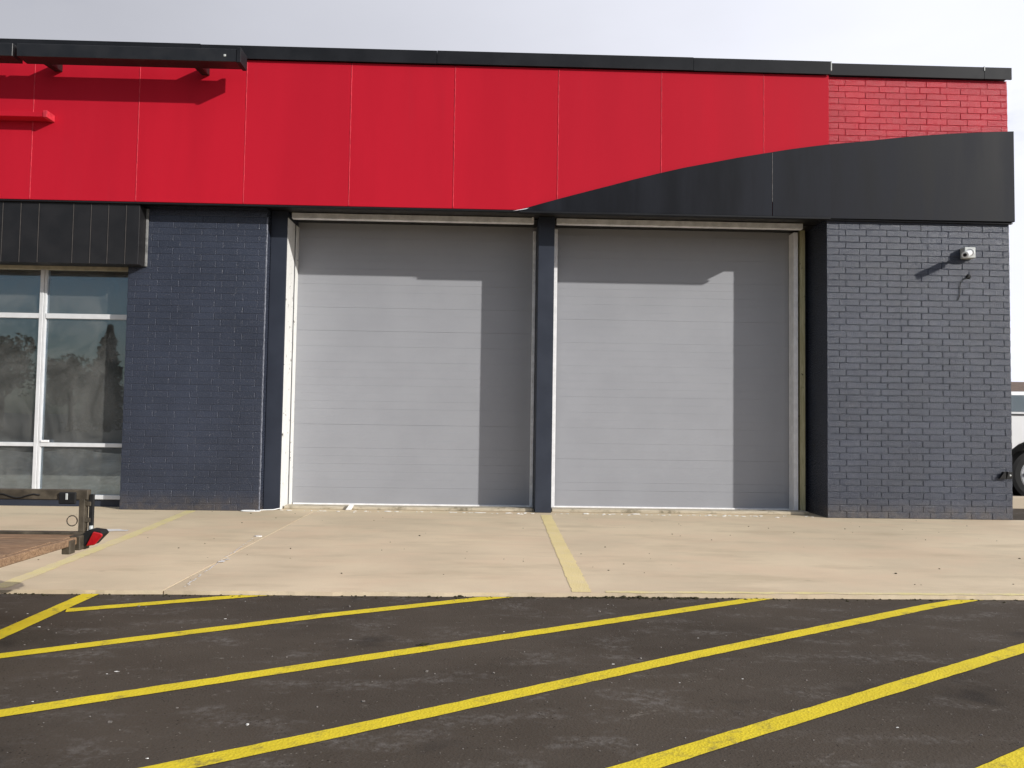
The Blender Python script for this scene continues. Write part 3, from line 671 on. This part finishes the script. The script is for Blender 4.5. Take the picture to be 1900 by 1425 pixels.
for yy in (y + 0.03, yn - 0.03):
    rl = box('top_rail', tx(XL), tx(XR) + 0.03, yy - 0.025, yy + 0.025, 0.762, 0.83, 'trailer', T, 0.004)
    for x in (XL + 0.03, -5.2, -4.0, XR - 0.005): box('rail_post', tx(x) - 0.019, tx(x) + 0.019, yy - 0.028, yy + 0.028, DZ + 0.016, 0.766, 'trailer', T, 0.003)
    box('ramp_bar', tx(XR) + 0.035, tx(XR) + 0.064, yy - 0.012, yy + 0.012, DZ + 0.02, 0.80, 'rubber', T, 0.004)
    for zz in (DZ + 0.08, 0.72): box('hinge', tx(XR) + 0.0, tx(XR) + 0.05, yy - 0.016, yy + 0.016, zz, zz + 0.03, 'trailer', T, 0.003)
    tube('ramp_pin', [(tx(XR) + 0.06, yy - 0.02, DZ + 0.02), (tx(XR) + 0.06, yy - 0.02, DZ + 0.06)], 0.014, 'galv', T, 8)
    tl = prism('tail_light', [(0.0, -0.065), (0.0, 0.035), (0.05, 0.065), (0.13, 0.055), (0.15, 0.03), (0.07, -0.06)], 'y', -0.045, 0.045, 'rubber', T, 0.004)
    tl.scale = (0.88, 1.0, 0.85); tl.location = (tx(XR) + 0.04, yy - 0.035, DZ - 0.012)
    prism('light_lens', [(0.03, -0.066), (0.082, 0.05), (0.145, 0.036), (0.155, 0.02), (0.095, -0.056)], 'y', -0.064, -0.0455, 'redlens', tl, 0.006)
    rgp = [(tx(XR) - 0.055 + 0.035 * math.cos(a) - 0.02, yy - 0.01, DZ + 0.09 + 0.035 * math.sin(a)) for a in [k * 6.283 / 14 for k in range(15)]]
    tube('tie_ring', rgp, 0.004, 'trailer', T, 5)
wr = [(tx(-3.4) + 0.04 * i, y + 0.0, 0.785 + 0.014 * math.sin(i * 1.1)) for i in range(-12, 9)]
tube('brake_wire', wr, 0.005, 'rubber', T, 5)
mk = box('marker_light', tx(-2.945), tx(-2.83), y - 0.015, y + 0.004, 0.735, 0.815, 'rubber', T, 0.006); box('marker_lens', tx(-2.895), tx(-2.88), y - 0.022, y - 0.0155, 0.765, 0.808, 'galv', mk, 0.002)
for yy, s in ((y + 0.17, 1), (yn - 0.17, -1)):
    ty = bmesh.new(); add_tube(ty, [(0, -0.09, 0), (0, -0.075, 0), (0, 0.075, 0), (0, 0.09, 0)], [0.24, 0.28, 0.28, 0.24], 28)
    wh = link('wheel', mesh_of(ty, 'wheel', False), M['rubber'], T, (tx(-4.7), yy, 0.28))
    tube('rim', [(0, -0.094, 0), (0, 0.094, 0)], 0.165, 'chrome', wh, 20)
    bm = bmesh.new()
    arc = [(math.cos(a) * 0.36, math.sin(a) * 0.36) for a in [math.pi * k / 12 for k in range(13)]]
    add_prism(bm, arc + [(p[0] * 0.965, p[1] * 0.965) for p in reversed(arc)], 'y', -0.12, 0.12)
    link('fender', mesh_of(bm, 'fender'), M['trailer'], T, (tx(-4.7), yy, 0.28))
tube('axle', [(tx(-4.7), yn - 0.08, 0.28), (tx(-4.7), y + 0.08, 0.28)], 0.03, 'trailer', T)
prism('tongue', [(tx(XL), yn + 0.3), (tx(XL), yn + 0.36), (tx(XL) - 1.1, (y + yn) / 2 + 0.03), (tx(XL) - 1.1, (y + yn) / 2 - 0.03)], 'z', DZ - 0.10, DZ - 0.04, 'trailer', T)
prism('tongue', [(tx(XL), y - 0.3), (tx(XL), y - 0.36), (tx(XL) - 1.1, (y + yn) / 2 - 0.031), (tx(XL) - 1.1, (y + yn) / 2 + 0.029)], 'z', DZ - 0.099, DZ - 0.041, 'trailer', T)
box('tongue_jack', tx(XL) - 1.05, tx(XL) - 0.99, (y + yn) / 2 - 0.03, (y + yn) / 2 + 0.03, 0.0, 0.75, 'trailer', T, 0.005)

# ------------------------------------------------------------------ white car beyond the right corner
V = thing('parked_car', (11.2, 4.2, ZA), 'white tall car parked beyond the right brick corner', 'car')
def arch(cx, cz, r, n=12): return [(cx + r * math.cos(a), cz + r * math.sin(a)) for a in [math.pi - math.pi * k / n for k in range(n + 1)]]
lo = [(-2.35, 0.45), (-2.40, 0.75), (-2.34, 1.15), (-2.30, 1.58), (1.15, 1.56), (1.55, 1.42), (2.35, 1.28), (2.52, 1.0), (2.54, 0.55), (2.42, 0.42)]
low = arch(1.65, 0.46, 0.64)[::-1] + [(0.9, 0.36), (-0.42, 0.36)] + arch(-1.15, 0.46, 0.64)[::-1]
bm = bmesh.new(); add_prism(bm, lo + low, 'y', -0.98, 0.98)
bmesh.ops.recalc_face_normals(bm, faces=bm.faces[:])
bmesh.ops.bevel(bm, geom=[e for e in bm.edges if e.calc_face_angle(0) > 1.2 and max(v.co.z for v in e.verts) > 0.8], offset=0.035, segments=2, affect='EDGES', profile=0.5)
body = link('body', mesh_of(bm, 'body'), M['carwhite'], V)
bm = bmesh.new()
rp = [(-2.27, 1.58, 0.93), (-2.05, 2.0, 0.78), (0.35, 2.03, 0.78), (1.15, 1.565, 0.93)]
A = [bm.verts.new((x, -w_, z)) for x, z, w_ in rp]; A2 = [bm.verts.new((x, w_, z)) for x, z, w_ in rp]
bm.faces.new(A); bm.faces.new(A2[::-1])
for i in range(4): bm.faces.new((A[i], A[(i + 1) % 4], A2[(i + 1) % 4], A2[i]))
bmesh.ops.recalc_face_normals(bm, faces=bm.faces[:])
bmesh.ops.bevel(bm, geom=bm.edges[:], offset=0.05, segments=2, affect='EDGES', profile=0.5)
link('cabin', mesh_of(bm, 'cabin', False), M['carwhite'], V)
for s in (-1, 1):
    def side(x, z): return (x, s * (0.945 - (z - 1.58) / 0.44 * 0.155), z)
    for q in ([(-2.12, 1.63), (-1.98, 1.93), (-1.25, 1.94), (-1.25, 1.63)], [(-1.17, 1.63), (-1.17, 1.94), (-0.35, 1.95), (-0.35, 1.63)], [(-0.27, 1.63), (-0.27, 1.95), (0.32, 1.95), (0.82, 1.63)]):
        bm = bmesh.new(); a = [bm.verts.new(side(*p)) for p in q]; b = [bm.verts.new((side(*p)[0], side(*p)[1] - s * 0.02, side(*p)[2])) for p in q]
        bm.faces.new(a); bm.faces.new(b[::-1])
        for i in range(4): bm.faces.new((a[i], b[i], b[(i + 1) % 4], a[(i + 1) % 4]))
        link('side_window', mesh_of(bm, 'side_window'), M['carglass'], V)
    box('belt_trim', -2.26, 1.0, min(s * 0.975, s * 0.992), max(s * 0.975, s * 0.992), 1.555, 1.585, 'dark_metal', V)
    for x in (-0.95, 0.05): box('door_handle', x, x + 0.18, min(s * 0.98, s * 1.01), max(s * 0.98, s * 1.01), 1.25, 1.285, 'carwhite', V, 0.006)
    box('headlight', 2.40, 2.50, min(s * 0.55, s * 0.93), max(s * 0.55, s * 0.93), 1.0, 1.2, 'galv', V, 0.02)
    box('tail_light', -2.415, -2.33, min(s * 0.75, s * 0.96), max(s * 0.75, s * 0.96), 0.95, 1.45, 'redlens', V, 0.02)
    box('wing_mirror', 0.75, 0.92, min(s * 1.0, s * 1.2), max(s * 1.0, s * 1.2), 1.55, 1.75, 'carwhite', V, 0.03)
    for x in (-1.15, 1.65):
        ty = bmesh.new(); add_tube(ty, [(0, -0.12, 0), (0, -0.10, 0), (0, 0.10, 0), (0, 0.12, 0)], [0.40, 0.46, 0.46, 0.40], 36)
        wh = link('wheel', mesh_of(ty, 'wheel', False), M['rubber'], V, (x, s * 0.86, 0.46))
        bm = bmesh.new(); add_tube(bm, [(0, s * 0.122, 0), (0, s * 0.128, 0), (0, s * 0.10, 0)], [0.30, 0.285, 0.25], 30)
        for k in range(6):
            a = k * math.pi / 3; c, d_ = math.cos(a), math.sin(a)
            add_tube(bm, [(0.05 * c, s * 0.125, 0.05 * d_), (0.25 * c, s * 0.132, 0.25 * d_)], [0.045, 0.035], 6)
        add_tube(bm, [(0, s * 0.11, 0), (0, s * 0.14, 0)], 0.07, 14)
        link('rim', mesh_of(bm, 'rim', False), M['chrome'], wh)
box('rear_bumper', -2.46, -2.34, -0.9, 0.9, 0.45, 0.68, 'dark_metal', V, 0.02); box('underbody', -2.2, 2.3, -0.8, 0.8, 0.25, 0.5, 'rubber', V)
kb = thing('wheel_stop', (9.2, 1.9, ZA), 'pale concrete wheel stop beside the right brick corner', 'wheel stop')
bm = bmesh.new(); add_prism(bm, [(-0.12, 0.0), (-0.085, 0.17), (-0.06, 0.19), (0.06, 0.19), (0.085, 0.17), (0.12, 0.0)], 'x', -1.0, 1.2); link('concrete_block', mesh_of(bm, 'concrete_block'), M['kerb'], kb)
for x in (-0.6, 0.8): tube('anchor_pin', [(x, 0, 0.185), (x, 0, 0.2)], 0.018, 'trailer', kb, 8)

# house far behind the car
Hs = thing('far_house', (36, 36, ZA), 'distant tan house with a brown roof behind the white car', 'house')
box('wall', -5.4, 7, -2, 8, 0, 3.0, 'stucco', Hs)
bm = bmesh.new(); add_prism(bm, [(-2.6, 3.01), (3, 4.25), (8.6, 3.01)], 'x', -5.7, 7.6); link('roof', mesh_of(bm, 'roof'), M['roof'], Hs)
wdw = box('window', -3.5, -2.0, -2.03, -1.98, 1.1, 2.4, 'alu', Hs); box('pane', -3.42, -2.08, -2.045, -2.031, 1.18, 2.32, 'glass', wdw)
dr = box('door', 0, 1.0, -2.04, -1.98, 0.0, 2.1, 'navy', Hs); box('door_handle', 0.85, 0.92, -2.08, -2.041, 1.0, 1.05, 'galv', dr)

# ------------------------------------------------------------------ trees across the street (seen mirrored in the window)
def leafball(bm, c, r, n, s):
    for _ in range(n):
        d = Vector((random.gauss(0, 1), random.gauss(0, 1), random.gauss(0, 1))).normalized() * (r * random.uniform(0.35, 1.0) ** 0.6)
        p = Vector(c) + d; u = Vector((random.gauss(0, 1), random.gauss(0, 1), random.gauss(0, 1))).normalized(); w_ = u.orthogonal().normalized(); k = s * random.uniform(0.6, 1.3)
        bm.faces.new([bm.verts.new(p + u * k), bm.verts.new(p + w_ * k * 0.6), bm.verts.new(p - u * k), bm.verts.new(p - w_ * k * 0.6)])
def broadleaf(x, y, h, label):
    t = thing('broadleaf_tree', (x, y, ZA), label, 'tree', 'trees across the street')
    bm = bmesh.new(); add_tube(bm, [(0, 0, 0), (0.05, 0, h * 0.25), (0, 0.1, h * 0.55), (0.1, 0, h * 0.8)], [0.22, 0.17, 0.11, 0.04], 8)
    for k in range(5):
        a = k * 1.3; add_tube(bm, [(0, 0, h * (0.3 + 0.06 * k)), (math.cos(a) * h * 0.2, math.sin(a) * h * 0.2, h * (0.5 + 0.07 * k))], [0.08, 0.025], 6)
    link('trunk', mesh_of(bm, 'trunk', True), M['bark'], t)
    bm = bmesh.new()
    for _ in range(30):
        a = random.uniform(0, 6.28); rr = h * 0.30 * math.sqrt(random.random())
        leafball(bm, (rr * math.cos(a), rr * math.sin(a), h * random.uniform(0.42, 0.9)), h * random.uniform(0.09, 0.16), 110, 0.16)
    me = bpy.data.meshes.new('crown'); bm.to_mesh(me); bm.free(); link('crown', me, M['leaf'], t)
def conifer(x, y, h, label):
    t = thing('conifer_tree', (x, y, ZA), label, 'tree', 'trees across the street')
    tube('trunk', [(0, 0, 0), (0, 0, h)], [0.2, 0.03], 'bark', t)
    bm = bmesh.new()
    for i in range(60):
        z = h * (0.12 + 0.88 * i / 60); r = ((h - z) * 0.33 + 0.1) * random.uniform(0.6, 1.15)
        for k in range(7):
            a = random.uniform(0, 6.28); leafball(bm, (r * 0.65 * math.cos(a) - 0.25 * (h - z) * 0.3, r * 0.65 * math.sin(a), z - r * 0.25), r * 0.4, 14, 0.15)
    me = bpy.data.meshes.new('crown'); bm.to_mesh(me); bm.free(); link('crown', me, M['needle'], t)
conifer(-26.8, -43, 7.5, 'tall dark conifer across the street')
broadleaf(-36, -46, 7.2, 'rounded tree beside the conifer'); broadleaf(-44, -48, 8.2, 'tallest round tree across the street')
broadleaf(-31.5, -47, 5.6, 'small tree left of the conifer'); broadleaf(-24, -44, 5.0, 'low tree right of the conifer'); broadleaf(-52, -46, 7.8, 'last tree in the row across the street')
